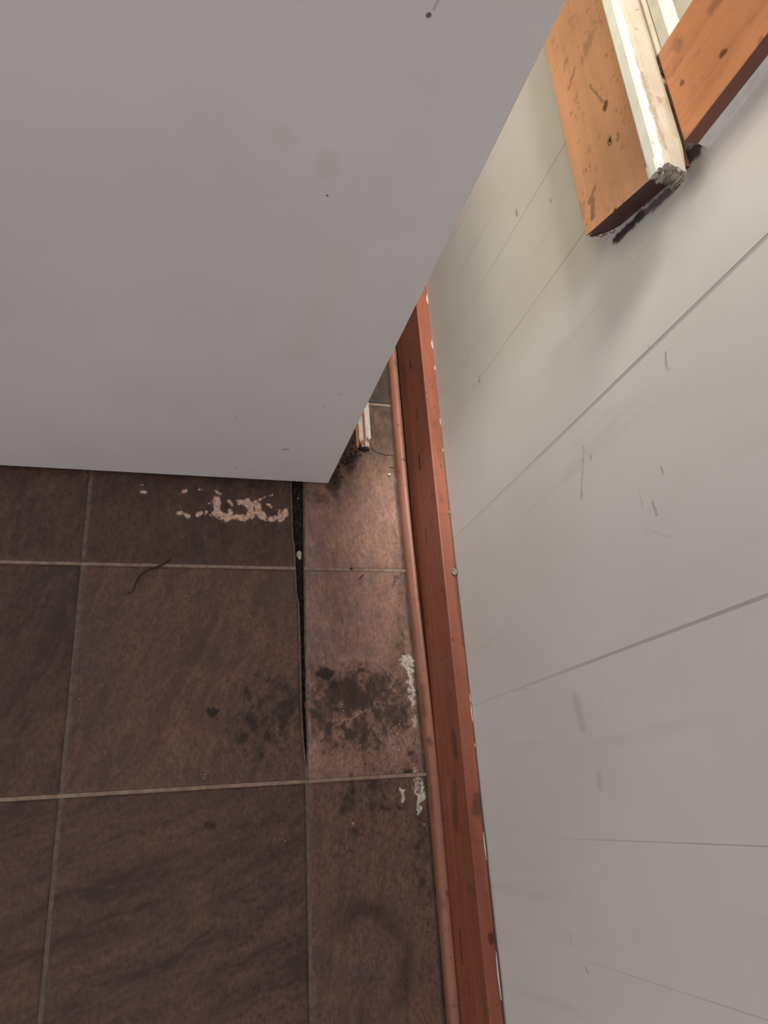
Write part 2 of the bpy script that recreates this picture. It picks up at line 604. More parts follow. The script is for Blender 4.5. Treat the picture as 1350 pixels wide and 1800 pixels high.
G = 0.0024   # half a joint
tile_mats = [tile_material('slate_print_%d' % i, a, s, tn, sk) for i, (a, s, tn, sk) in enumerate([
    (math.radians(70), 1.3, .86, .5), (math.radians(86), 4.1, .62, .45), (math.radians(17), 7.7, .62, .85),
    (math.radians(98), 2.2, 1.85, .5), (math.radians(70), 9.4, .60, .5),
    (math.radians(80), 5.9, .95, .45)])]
near = {(2, 2): (2, .0015), (3, 2): (0, .0012), (4, 2): (1, .0012)}
for r in range(len(ROWS) - 1):
    y0, y1 = ROWS[r] + G, ROWS[r + 1] - G
    for c in range(len(COLS)):
        x0 = COLS[c] + G
        if c == len(COLS) - 1:
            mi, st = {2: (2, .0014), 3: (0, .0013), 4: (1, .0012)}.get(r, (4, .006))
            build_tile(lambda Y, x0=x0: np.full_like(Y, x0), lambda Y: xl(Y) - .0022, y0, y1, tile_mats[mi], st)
        else:
            x1 = COLS[c + 1] - G
            st = .0022 if c == len(COLS) - 2 and r in (2, 3, 4) else .010
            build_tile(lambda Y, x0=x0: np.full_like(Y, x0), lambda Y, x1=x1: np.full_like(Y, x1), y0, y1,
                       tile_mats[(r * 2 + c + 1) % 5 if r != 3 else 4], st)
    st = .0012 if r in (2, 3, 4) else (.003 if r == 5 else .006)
    build_tile(lambda Y: xr(Y) + .0024, lambda Y: np.full_like(Y, .3725), y0, y1, tile_mats[3 if r in (3, 4) else 5], st)  # lighter and darker copies along the strip: light falling there painted into tone


def grout_sheet(lo, hi):
    ys = np.unique(np.concatenate([np.array(XL_Y), np.array(XR_Y), [ROWS[0], ROWS[-1]]]))
    ys = ys[(ys >= ROWS[0]) & (ys <= ROWS[-1])]
    return sweep(lambda y: [(float(lo(y)), y, -.0088), (float(hi(y)), y, -.0088), (float(hi(y)), y, -.0013), (float(lo(y)), y, -.0013)], list(ys))


for lo, hi in ((lambda y: COLS[0], xl), (xr, lambda y: .3735)):
    v, f = grout_sheet(lo, hi)
    fix_normals(link('grout', v, f, M_GROUT, floor))

M_JOINTF = simple('pale_sanded_joint', (0.250, 0.172, 0.132), (0.350, 0.248, 0.192), 90, 0.75, 0.3, 0.0006)
for yr in ROWS[1:-1]:
    for x0, x1 in ((COLS[0], float(xl(yr)) - .0004), (float(xr(yr)) + .0004, .3728)):
        v, f = box(x0, x1, yr - G + .0001, yr + G - .0001, -.0030, -.00085)
        link('joint', v, f, M_JOINTF, floor)

# ------------------------------------------------------------------ wall of painted boards
def wall_material():
    t = NT('off_white_wall_paint')
    p = t.pos()
    big = t.noise(p, 5.0, 4).outputs[0]
    col = t.ramp(big, [(0.32, (0.68, 0.64, 0.60)), (0.68, (0.73, 0.70, 0.665))])
    st = t.noise(t.mapping(p, scale=(1, 14, 1.6)), 2.0, 3).outputs[0]
    col = t.mix(t.mrange(st, .58, .76, 0, .28), col, (0.56, 0.49, 0.42))
    wp = t.warp(p, 300.0, 0.006)
    x = W
    marks = [((x, .342, .618), (x, .331, .6155), 0.00055, 0.00187, 0.44), ((x, .331, .6155), (x, .326, .617), 0.00055, 0.00225, 0.21),
             ((x, .3255, .4767), (x, .277, .456), 0.00039, 0.00120, 0.44), ((x, .284, .459), (x, .277, .456), 0.00066, 0.00225, 0.44),
             ((x, .3095, .4848), (x, .307, .484), 0.00055, 0.00225, 0.48),
             ((x, .2525, .581), (x, .245, .5815), 0.00044, 0.00150, 0.40), ((x, .228, .5605), (x, .216, .562), 0.00049, 0.00187, 0.48),
             ((x, .2475, .546), (x, .2275, .5459), 0.00033, 0.00120, 0.23), ((x, .209, .544), (x, .1905, .5735), 0.00033, 0.00113, 0.17),
             ((x, .684, .429), (x, .676, .430), 0.00088, 0.00300, 0.56), ((x, .629, .503), (x, .624, .503), 0.00055, 0.00187, 0.56),
             ((x, .5405, .266), (x, .534, .2655), 0.00083, 0.00225, 0.72), ((x, .117, .258), (x, .1165, .259), 0.00077, 0.00150, 0.64),
             ((x, .116, .275), (x, .1155, .276), 0.00055, 0.00150, 0.60), ((x, .122, .27), (x, .112, .278), 0.00028, 0.00075, 0.40), ((x, .086, .383), (x, .060, .386), 0.00165, 0.00900, 0.21),
             ((x, .015, .402), (x, .003, .400), 0.00110, 0.00600, 0.17), ((x, -.155, .321), (x, -.160, .324), 0.00055, 0.00150, 0.48),
             ((x, -.130, .300), (x, -.142, .298), 0.00044, 0.00150, 0.24), ((x, -.148, .135), (x, -.149, .137), 0.00055, 0.00150, 0.40),
             ((x, .36, .60), (x, .362, .601), 0.00044, 0.00075, 0.40), ((x, .42, .50), (x, .4205, .5005), 0.00055, 0.00075, 0.40)]
    col = t.mix(t.capsules(wp, marks), col, (0.20, 0.14, 0.105))
    # sooty streak left beside the window apron's end, plus painted shade behind the sill horn
    wp2 = t.warp(t.mapping(p, scale=(1, 1, 1)), 130.0, 0.010)
    soot_and_shade = [((x, .4900, .593), (x, .4825, .632), .0028, .004, 1.0), ((x, .4825, .632), (x, .472, .672), .0026, .005, .85),
            ((x, .4905, .589), (x, .4895, .598), .0024, .003, .9), ((x, .4785, .706), (x, .4825, .694), .0045, .004, .85)]
    col = t.mix(t.capsules(wp2, soot_and_shade), col, (0.022, 0.018, 0.018))
    halo = [((x, .480, .600), (x, .470, .660), .003, .022, .22)]
    col = t.mix(t.capsules(wp2, halo), col, (0.20, 0.17, 0.18))
    fine = t.noise(p, 420.0, 2).outputs[0]
    h = t.math('ADD', t.math('MULTIPLY', big, .6), t.math('MULTIPLY', fine, .25))
    return t.done(col, .48, h, .22, .0012, .35)


M_WALL = wall_material()
def lip_material():
    t = NT('paint_filled_board_joint')
    p = t.pos()
    sx = t.n('ShaderNodeSeparateXYZ')
    t.l(p, sx.inputs[0])
    nz = t.noise(p, 22.0, 4).outputs[0]
    k = t.mrange(t.math('ADD', sx.outputs[2], t.math('MULTIPLY', nz, .25)), .25, .75)
    return t.done(t.mix(k, (.70, .665, .63), (.50, .465, .435)), .55)


M_LIP = lip_material()
M_BACK = simple('wall_backing', (0.10, 0.09, 0.08), (0.16, 0.14, 0.12), 30)

WIN_Y0, WIN_Y1, WIN_Z0, WIN_Z1 = .5775, 1.22, .698, 1.70
wb = [box(W + .012, W + .09, -0.9, WIN_Y0, 0, 2.4), box(W + .012, W + .09, WIN_Y1, 1.9, 0, 2.4),
      box(W + .012, W + .09, WIN_Y0, WIN_Y1, 0, WIN_Z0), box(W + .012, W + .09, WIN_Y0, WIN_Y1, WIN_Z1, 2.4)]
wv, wf = join(wb)
wall = link('wall_right', wv, wf, M_BACK)
tag(wall, 'off-white painted wall of upright boards of uneven width', 'wall', kind='structure')

# joints between the boards: position and width
GROOVES = [(-.90, .001), (-.70, .0012), (-.48, .001), (-.305, .0010), (-.150, .0002), (-.0427, .0005), (.1175, .0026), (.3575, .0036),
           (.5385, .0014), (.6640, .0013), (.830, .0018), (1.010, .0018), (1.22, .0018), (1.44, .0018), (1.66, .0018), (1.9, .0018)]


def plank(y0, w0, y1, w1, z0, z1):
    d0, d1 = w0 * .14, w1 * .14
    pr = [(W + .012, y0), (W + .012, y1), (W + d1, y1), (W + d1, y1 - w1 * .5 + .00002 - .0000), (W, y1 - w1 * .5 - .0003), (W, y0 + w0 * .5 + .0003), (W + d0, y0 + w0 * .5), (W + d0, y0)]
    v = [(x, y, z0) for x, y in pr] + [(x, y, z1) for x, y in pr]
    n = len(pr)
    f = [tuple(reversed(range(n))), tuple(range(n, 2 * n))] + [(i, (i + 1) % n, n + (i + 1) % n, n + i) for i in range(n)]
    o = fix_normals(link('plank', v, f, [M_WALL, M_LIP], wall))
    for pol in o.data.polygons:
        c = pol.center
        if W + .00001 < c.x < W + .006 and abs(pol.normal.z) < .5:
            pol.material_index = 1
    return o


for (a, wa), (b, wb_) in zip(GROOVES[:-1], GROOVES[1:]):
    if b <= WIN_Y0 or a >= WIN_Y1 - .001:
        plank(a, wa, b, wb_, 0.0, 2.4)
    else:
        plank(a, wa, b, wb_, 0.0, WIN_Z0)
        plank(a, wa, b, wb_, WIN_Z1, 2.4)
        if a < WIN_Y0:
            plank(a, wa, WIN_Y0, .0005, WIN_Z0, WIN_Z1)

# ------------------------------------------------------------------ baseboard and shoe moulding
LIGHT, DARK = (0.33, 0.105, 0.060), (0.23, 0.068, 0.040)


def py(u):       # small helper list of knots on the baseboard face (y, z)
    return u


face_x = .3755
bb_knots = [((face_x, .520, .060), (face_x, .500, .060), .0025, .0028, .9), ((face_x, .395, .058), (face_x, .375, .058), .0012, .002, .9),
            ((face_x, .700, .060), (face_x, .690, .060), .0025, .003, .6), ((face_x, .600, .070), (face_x, .585, .068), .003, .003, .5),
            ((face_x, .02, .075), (face_x, -.03, .068), .003, .012, .45), ((face_x, .085, .090), (face_x, .060, .092), .003, .010, .5),
            ((face_x, -.155, .045), (face_x, -.19, .044), .0015, .005, .6),
            ((.388, -.0150, .115), (.390, .004, .115), .002, .008, .55), ((.389, -.155, .115), (.389, -.158, .115), .003, .003, .75),
            ((.392, .30, .115), (.394, .20, .115), .0008, .003, .4)]
M_BASE = wood('varnished_pine_baseboard', 'y', LIGHT, DARK, bb_knots, .75, 2.0)
M_SHOE = wood('varnished_pine_shoe', 'y', (0.37, 0.155, 0.102), (0.27, 0.108, 0.073),
              [((.358, .535, .019), (.368, .532, .019), .0008, .0016, .8), ((.364, .085, .018), (.366, .080, .018), .003, .003, .55),
               ((.362, .12, .015), (.362, .16, .015), .002, .006, .45), ((.361, .02, .012), (.361, -.01, .012), .002, .006, .4)], .6, 5.0)
M_FLECK = simple('old_white_paint', (0.62, 0.58, 0.50), (0.78, 0.75, 0.68), 120)


def bb_profile(y):
    gap = np.interp(y, [-.9, -.3, -.05, .12, .30, .48, .60, 1.9], [.0040, .0040, .0030, .0010, .0024, .0018, .0002, .0002])
    xb = W - float(gap)
    xf = face_x
    zt = .115
    r = .0022
    return [(xf, y, .0), (xb, y, .0), (xb, y, zt - .001), (xb - .001, y, zt), (xf + r, y, zt), (xf + r * .3, y, zt - r * .3), (xf, y, zt - r)]


v, f = sweep(bb_profile, list(np.linspace(-.9, 1.9, 113)))
bb = fix_normals(link('baseboard_right', v, f, M_BASE))
tag(bb, 'reddish-brown varnished wooden baseboard along the white board wall', 'baseboard', kind='structure')
# slivers of old wall paint left on the back edge of its top
for y, ln, wd in [(.700, .018, .0016), (.792, .020, .0016), (.655, .008, .0012), (.128, .012, .0012), (.108, .024, .0014), (.067, .004, .001),
                  (-.055, .032, .0012), (-.195, .05, .0016), (.505, .006, .0010), (.555, .012, .0010)]:
    xb = bb_profile(y)[1][0]
    pts = []
    for k in range(5):
        yy = y + ln * (k / 4 - .5)
        pts.append((xb - wd * (.3 + .7 * math.sin(math.pi * k / 4)) + rng.uniform(-.0002, .0002), yy))
    vv = [(x_, y_, .1151) for x_, y_ in pts] + [(xb, pts[4][1], .1151), (xb, pts[0][1], .1151)]
    vv2 = vv + [(a, b, .1158) for a, b, c in vv]
    n = len(vv)
    ff = [tuple(range(n)), tuple(range(n, 2 * n))] + [(i, (i + 1) % n, n + (i + 1) % n, n + i) for i in range(n)]
    fix_normals(link('paint_sliver', vv2, ff, M_FLECK, bb))

SH_Y = [-.9, -.27, -.065, .047, .12, .186, .30, .487, .60, .72, 1.9]
SH_X = [.3628, .3626, .3630, .3629, .3618, .3603, .3570, .3538, .3532, .3532, .353]


def shoe_profile(y):
    x0 = float(np.interp(y, SH_Y, SH_X)) + .0003
    w, h = .0122, .019
    p = [(x0 + w, y, .0004), (x0, y, .0004), (x0, y, .0085)]
    for k in range(1, 7):
        a = math.pi - k / 6 * math.pi / 2
        p.append((x0 + w * .80 + w * .80 * math.cos(a), y, .0085 + (h - .0085) * math.sin(a)))
    p += [(x0 + w - .0008, y, h - .0003), (x0 + w, y, h - .0014)]
    return p


v, f = sweep(shoe_profile, list(np.linspace(-.9, 1.9, 141)))
shoe = fix_normals(link('trim_1', v, f, M_SHOE, smooth=False))
for pol in shoe.data.polygons:
    if len(pol.vertices) == 4 and pol.index % 11 in (2, 3, 4, 5, 6, 7, 8):
        pol.use_smooth = True
tag(shoe, 'narrow rounded wooden shoe moulding on the floor before the baseboard', 'moulding', kind='structure')

# ------------------------------------------------------------------ window in the wall with its trim
AX = W - .021       # front plane of apron and casing
M_APRON = wood('varnished_pine_apron', 'y', (0.80, 0.425, 0.245), (0.70, 0.345, 0.185),
               [((AX, .603, .6445), (AX, .599, .6430), .0022, .003, .8), ((AX, .491, .623), (AX, .488, .6225), .0018, .002, .8),
                ((AX, .531, .597), (AX, .514, .592), .0015, .004, .5), ((AX, .538, .603), (AX, .532, .592), .0012, .003, .45),
                ((AX, .645, .630), (AX, .603, .6440), .0005, .0015, .5), ((AX, .680, .600), (AX, .690, .615), .0008, .003, .4)], .45, 8.0, .38)
M_CASING = wood('varnished_pine_casing', 'z', (0.52, 0.215, 0.095), (0.42, 0.155, 0.068),
                [((AX, .500, .770), (AX, .500, .772), .0016, .002, .8), ((AX, .521, .730), (AX, .520, .731), .0014, .002, .7),
                 ((AX, .545, .775), (AX, .535, .83), .002, .006, .4), ((AX, .560, .735), (AX, .553, .738), .002, .006, .35)], .35, 3.0, .38)
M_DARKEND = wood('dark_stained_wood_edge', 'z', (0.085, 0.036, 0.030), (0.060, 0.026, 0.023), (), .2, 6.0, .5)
M_PAINT_G = simple('chalky_greenish_white_paint', (0.72, 0.73, 0.64), (0.80, 0.80, 0.72), 40, .6, .25, .0006)


def cream_paint():
    t = NT('crazed_cream_paint')
    p = t.pos()
    a = t.noise(p, 25.0, 4).outputs[0]
    col = t.ramp(a, [(.35, (.36, .305, .245)), (.65, (.42, .37, .31))])
    sp = t.noise(t.mapping(p, scale=(1, .6, 1)), 330.0, 3).outputs[0]
    col = t.mix(t.mrange(sp, .64, .72, 0, .75), col, (.26, .18, .13))
    ed = t.capsules(t.warp(p, 200.0, .006), [((.3545, .545, .715), (.3560, .462, .715), .0006, .0022, .75), ((.352, .56, .715), (.353, .50, .715), .0003, .0012, .6),
                                            ((.366, .68, .715), (.3665, .68, .715), .0014, .001, .9), ((.362, .602, .715), (.3625, .602, .715), .0012, .001, .8),
                                            ((.372, .66, .715), (.3725, .66, .715), .0012, .001, .8), ((.369, .63, .715), (.3695, .63, .715), .0010, .001, .8),
                                            ((.3645, .52, .715), (.3645, .515, .715), .0010, .002, .7), ((.371, .52, .715), (.370, .48, .715), .0015, .004, .45)])
    col = t.mix(ed, col, (.24, .17, .12))
    cr = t.noise(t.mapping(p, scale=(1, .35, 1)), 140.0, 4).outputs[0]
    return t.done(col, .6, t.math('ADD', a, t.math('MULTIPLY', cr, .7)), .5, .0015)


M_CREAM = cream_paint()


def end_grain():
    t = NT('splintered_end_grain')
    p = t.pos()
    a = t.noise(t.mapping(p, scale=(1.0, .4, .35)), 260.0, 4).outputs[0]
    return t.done(t.ramp(a, [(.34, (.14, .10, .08)), (.48, (.42, .35, .29)), (.62, (.66, .60, .52))]), .85, a, .6, .001)


M_GRAIN = end_grain()
M_TORN = simple('torn_white_paint_scrap', (.10, .06, .05), (.68, .64, .58), 330, .7, .3, .0005, .42, .50)

# apron board: near end cut on a slant
z0, z1 = .576, .6975


def apron_y(z):
    return float(np.interp(z, [.576, .6706], [.5044, .4782])) if z <= .6706 else .4782 - (z - .6706) * .277


vb = []
for x_ in (AX, W - .0005):
    for z_ in (z0, z1):
        vb.append((x_, apron_y(z_), z_))
        vb.append((x_, 1.325, z_))
# order: f-lo-n, f-lo-f, f-hi-n, f-hi-f, b-lo-n, b-lo-f, b-hi-n, b-hi-f
fb = [(0, 2, 3, 1), (4, 5, 7, 6), (0, 1, 5, 4), (2, 6, 7, 3), (0, 4, 6, 2), (1, 3, 7, 5)]
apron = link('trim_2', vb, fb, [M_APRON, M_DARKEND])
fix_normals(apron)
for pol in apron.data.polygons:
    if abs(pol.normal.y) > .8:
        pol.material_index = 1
bevel(apron, .0010, 2)
tag(apron, 'orange-brown apron board under the white window sill, dark cut end', 'trim board', kind='structure')

# torn scrap of paint on the apron's cut end
end_n = Vector((0, -1, -.277)).normalized()


def on_end(x_, z_, off=.0004):
    return Vector((x_, apron_y(z_), z_)) + end_n * off


for pts in [[(.3795, .5772), (.3860, .5768), (.3962, .5768), (.3962, .6050), (.3945, .6000), (.3925, .5945), (.3915, .5900), (.3890, .5860), (.3862, .5850), (.3840, .5800)],
            [(.3762, .5772), (.3785, .5772), (.3775, .5835), (.3765, .5815)],
            [(.3950, .632), (.3962, .626), (.3962, .650), (.3956, .648)]]:
    vv = [tuple(on_end(a, b)) for a, b in pts] + [tuple(on_end(a, b, .0009)) for a, b in pts]
    n = len(pts)
    ff = [tuple(range(n)), tuple(range(n, 2 * n))] + [(i, (i + 1) % n, n + (i + 1) % n, n + i) for i in range(n)]
    fix_normals(link('torn_paint', vv, ff, M_TORN, apron))

# brass screw in the apron
M_BRASS = simple('dull_brass', (.38, .29, .13), (.50, .40, .20), 300, .45)
M_BRASS.node_tree.nodes['Principled BSDF'].inputs['Metallic'].default_value = .6
M_BLACK = simple('black_recess', (.010, .009, .008), (.022, .018, .016), 200, .9)
sy, sz = .5611, .639


def disc_ring(rings, cy, cz):
    V, F = [], []
    n = 20
    for r, x_ in rings:
        for k in range(n):
            a = 2 * math.pi * k / n
            V.append((x_, cy + r * math.cos(a), cz + r * math.sin(a)))
    for j in range(len(rings) - 1):
        for k in range(n):
            F.append((j * n + k, j * n + (k + 1) % n, (j + 1) * n + (k + 1) % n, (j + 1) * n + k))
    F.append(tuple((len(rings) - 1) * n + k for k in range(n)))
    return V, F


v, f = disc_ring([(.0048, AX + .0005), (.0048, AX - .0004), (.0042, AX - .0011), (.0026, AX - .0009), (.0019, AX - .0006)], sy, sz)
screw = fix_normals(link('screw', v, f, M_BRASS, apron))
v, f = [], []
for a0 in (0, math.pi / 2):
    vv, ff = box(-.0002, .0002, -.0014, .0014, -.0005, .0005)
    c, s = math.cos(a0 + .5), math.sin(a0 + .5)
    vv = [(AX - .0009 + x_, sy + y_ * c - z_ * s, sz + y_ * s + z_ * c) for x_, y_, z_ in vv]
    n = len(v)
    v += vv
    f += [tuple(i + n for i in q) for q in ff]
link('screw_recess', v, f, M_BLACK, screw)  # flat black cross laid on the head to mark the recess

# window sill (stool) with a ragged sawn-off end
SX0, SX1, SZ0, SZ1, SY0 = .3486, .3785, .6985, .7150, .4425


def stool_profile(y):
    # x1 is the back of the horn outside the casing, deep inside the opening it runs back to the sash
    k = float(sstep(.4425, .475, np.array(y)))
    r = .004
    drop = .0035 * (1 - k)
    xb = SX1
    wob = .0006 * math.sin(y * 210) + .0004 * math.sin(y * 530 + 1)
    return [(SX0 + .001, y, SZ0), (xb, y, SZ0), (xb, y, SZ1 - .006 - drop), (xb - .0025, y, SZ1 - .002 - drop), (xb - .007, y, SZ1 - .0002 - drop * .5),
            (SX0 + .0105 + wob, y, SZ1), (SX0 + .0085 + wob, y, SZ1 + .0004), (SX0 + .0035 + wob, y, SZ1 - .0002), (SX0 + .0012 + wob * .5, y, SZ1 - .0020), (SX0, y, SZ1 - .005), (SX0, y, SZ0 + .002)]


ysta = [SY0 + .0035] + list(np.linspace(.452, .572, 28)) + list(np.linspace(.585, 1.36, 40))
v, f = sweep(stool_profile, ysta)
stool = link('trim_3', v, f, [M_CREAM, M_PAINT_G])
fix_normals(stool)
for pol in stool.data.polygons:
    if pol.normal.x < -.55 or pol.normal.z < -.5:
        pol.material_index = 1
tag(stool, 'cracked cream and greenish-white window sill with a splintered end', 'window sill', kind='structure')
# splintered end: a crumbling shell of paint above upright fibres
n_f = 10
for k in range(n_f):
    x0_ = .3540 + k * .00240
    ln = rng.uniform(.0030, .0050)
    zt = SZ1 - .0045 - .0016 * abs(k - 4) / 4 - (0.003 if k > 7 else 0)
    zb = SZ0 - rng.uniform(.0, .0025) - (.003 if k > 6 else 0)
    y1_ = SY0 + .0045
    vv = [(x0_, y1_, zb + .002), (x0_ + .0013, y1_, zb + .002), (x0_ + .0013, y1_, zt), (x0_, y1_, zt),
          (x0_ + .0002, y1_ - ln, zb), (x0_ + .0011, y1_ - ln * .8, zb + .001), (x0_ + .0010, y1_ - ln, zt - .001), (x0_ + .0003, y1_ - ln, zt - .0006)]
    fix_normals(link('wood_fibre', vv, [(0, 3, 2, 1), (4, 5, 6, 7), (0, 1, 5, 4), (1, 2, 6, 5), (2, 3, 7, 6), (3, 0, 4, 7)], M_GRAIN, stool))
# shell
V, F = [], []
N = 22
outer, inner = [], []
for k in range(N + 1):
    s = k / N
    # path over the nose and top from front bottom to the back
    path = [(SX0 + .0005, SZ0 + .0005), (SX0, SZ0 + .004), (SX0, SZ1 - .005), (SX0 + .0035, SZ1 - .0008), (SX0 + .0085, SZ1 + .0002), (SX0 + .018, SZ1 - .001), (SX1 - .006, SZ1 - .0030), (SX1, SZ1 - .009), (SX1, SZ0 + .002)]
    q = s * (len(path) - 1)
    i = min(int(q), len(path) - 2)
    t_ = q - i
    px = path[i][0] * (1 - t_) + path[i + 1][0] * t_
    pz = path[i][1] * (1 - t_) + path[i + 1][1] * t_
    cxm, czm = (SX0 + SX1) / 2, (SZ0 + SZ1) / 2 - .001
    th = rng.uniform(.10, .30) if k > 3 else rng.uniform(.45, .8)
    ix, iz = px + (cxm - px) * th, pz + (czm - pz) * th
    yj = SY0 + rng.uniform(-.0006, .0022)
    yj = yj + (.002 if 8 < k < 11 else 0)
    ox, oz = (px - cxm) * .05, (pz - czm) * .07
    px, pz = px + ox, pz + oz
    V += [(px, .4560, pz), (px, yj, pz), (ix, yj + .0006, iz), (ix, .4560, iz)]
for k in range(N):
    a, b = 4 * k, 4 * (k + 1)
    for j in range(4):
        F.append((a + j, a + (j + 1) % 4, b + (j + 1) % 4, b + j))
F += [(0, 1, 2, 3), (4 * N + 3, 4 * N + 2, 4 * N + 1, 4 * N)]
shell = fix_normals(link('paint_shell', V, F, [M_CREAM, M_PAINT_G, M_GRAIN], stool))
for pol in shell.data.polygons:
    if pol.normal.x < -.6:
        pol.material_index = 1

# upright casing standing on the sill
CY0, CY1, CZ0 = .4722, .5740, .7160
v, f = box(AX, W - .0085, CY0, CY1, CZ0, 1.76)
casing = link('trim_4', v, f, [M_CASING, M_DARKEND])
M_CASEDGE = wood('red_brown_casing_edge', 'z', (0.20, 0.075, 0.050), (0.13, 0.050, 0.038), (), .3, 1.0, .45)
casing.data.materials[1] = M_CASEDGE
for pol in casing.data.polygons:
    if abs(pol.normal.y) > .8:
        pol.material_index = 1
bevel(casing, .0010, 2)
tag(casing, 'orange-brown upright window casing standing on the cracked white sill', 'trim board', kind='structure')
# white filler bead between casing and wall
M_BEAD = simple('white_filler', (.62, .60, .56), (.70, .68, .64), 90, .6, .1, .0005)


def bead(z):
    o = .0006 * math.sin(z * 190) + .0005 * math.sin(z * 470 + 2)
    return [(W - .0085, CY0 + .001, z), (W, CY0 + .001, z), (W, CY0 - .0022 + o, z), (W - .003, CY0 - .0012 + o, z), (W - .0085, CY0 + .0002, z)]


v, f = sweep(bead, list(np.linspace(CZ0 + .001, 1.755, 90)))
fix_normals(link('filler_bead', v, f, M_BEAD, casing))
v, f = box(W - .0085, W, CY0 + .0015, CY1, CZ0, 1.755)
link('casing_backing', v, f, M_BEAD, casing)
# far casing and head casing (behind the appliance, above the picture)
v, f = box(AX, W, 1.224, 1.325, CZ0, 1.76)
o = bevel(link('trim_5', v, f, M_CASING), .001)
tag(o, 'orange-brown upright window casing on the far side of the window', 'trim board', kind='structure')
v, f = box(AX, W, CY0, 1.325, 1.7605, 1.86)
o = bevel(link('trim_6', v, f, M_APRON), .001)
tag(o, 'orange-brown head casing across the top of the window', 'trim board', kind='structure')

# window frame, stop bead and sash
win = empty('window_1', (W + .03, (WIN_Y0 + WIN_Y1) / 2, .716))
tag(win, 'white-painted window with old stop beads above the cracked sill', 'window', kind='structure')
M_WIN = simple('old_white_window_paint', (.48, .47, .41), (.55, .53, .47), 60, .5, .25, .0006)


def wpart(name, b, mat=M_WIN, bw=.001):
    o = link(name, *b, mat, win)
    return bevel(o, bw)


wpart('sill_back', box(SX1 + .0005, W + .088, WIN_Y0 + .0005, WIN_Y1 - .0005, .6985, .7135), M_CREAM)
wpart('stop_bead', box(.3835, .3945, WIN_Y0 + .001, WIN_Y1 - .001, .7140, .7260))
wpart('stop_strip', box(.3955, .4040, WIN_Y0 + .001, WIN_Y1 - .001, .7140, .7225))
wpart('sash_rail', box(.4120, .4420, WIN_Y0 + .013, WIN_Y1 - .013, .7140, .7700))
wpart('sash_rail', box(.4120, .4420, WIN_Y0 + .013, WIN_Y1 - .013, 1.630, 1.680))
wpart('sash_stile', box(.4120, .4420, WIN_Y0 + .013, WIN_Y0 + .055, .7705, 1.6295))
wpart('sash_stile', box(.4120, .4420, WIN_Y1 - .055, WIN_Y1 - .013, .7705, 1.6295))
wpart('jamb', box(.4050, W + .088, WIN_Y0 + .0005, WIN_Y0 + .012, .7140, 1.699))
wpart('jamb', box(.4050, W + .088, WIN_Y1 - .012, WIN_Y1 - .0005, .7140, 1.699))
wpart('head', box(.4050, W + .088, WIN_Y0 + .0125, WIN_Y1 - .0125, 1.682, 1.699))
tg = NT('window_glass')
_tr, _gl, _mx = tg.n('ShaderNodeBsdfTransparent'), tg.n('ShaderNodeBsdfGlossy'), tg.n('ShaderNodeMixShader')
_tr.inputs[0].default_value = (.93, .96, .94, 1)
_gl.inputs['Roughness'].default_value = .02
_mx.inputs[0].default_value = .07
tg.l(_tr.outputs[0], _mx.inputs[1])
tg.l(_gl.outputs[0], _mx.inputs[2])
tg.l(_mx.outputs[0], tg.t.nodes['Material Output'].inputs['Surface'])
wpart('pane', box(.425, .429, WIN_Y0 + .056, WIN_Y1 - .056, .7710, 1.629), tg.m, .0003)

# ------------------------------------------------------------------ the white door
def enamel():
    t = NT('white_enamel')
    p = t.pos()
    a = t.noise(p, 4.0, 3).outputs[0]
    col = t.ramp(a, [(.35, (.60, .575, .565)), (.65, (.645, .625, .615))])
    wp = t.warp(p, 200, .004)
    Y = .485
    marks = [((.1478, Y, .7557), (.1480, Y, .7560), .0013, .001, .95), ((.150, Y, .760), (.152, Y, .775), .0004, .0012, .35),
             ((.113, Y, .5912), (.1131, Y, .5913), .0008, .0006, .9), ((.1450, Y, .1195), (.1525, Y, .1207), .0011, .0016, .6),
             ((.0851, Y, .0509), (.0854, Y, .051), .001, .001, .8), ((.0701, Y, .2023), (.0703, Y, .2026), .0008, .0008, .5),
             ((.18, Y, .245), (.1802, Y, .245), .0008, .0008, .5), ((.195, Y, .28), (.1952, Y, .28), .0008, .001, .5), ((.178, Y, .017), (.179, Y, .017), .001, .001, .7), ((.188, Y, .018), (.189, Y, .018), .001, .001, .5)]
    col = t.mix(t.capsules(p, marks), col, (.10, .07, .06))
    yel = [((.0674, Y, .643), (.070, Y, .640), .004, .010, .16), ((.106, Y, .628), (.108, Y, .615), .004, .009, .18), ((.13, Y, .36), (.14, Y, .52), .004, .03, .12)]
    col = t.mix(t.capsules(wp, yel), col, (.52, .44, .33))
    f = t.noise(p, 700.0, 2).outputs[0]
    return t.done(col, .42, f, .10, .0004, .4)


M_ENAMEL = enamel()
door = empty('door_1', (.2345, .5025, .0125))
tag(door, 'plain white door leaf standing open across the tiled floor', 'door', kind='structure')
bevel(link('leaf', *box(-.560, .2345, .485, .520, .0125, 2.000), M_ENAMEL, door), .0022, 3)
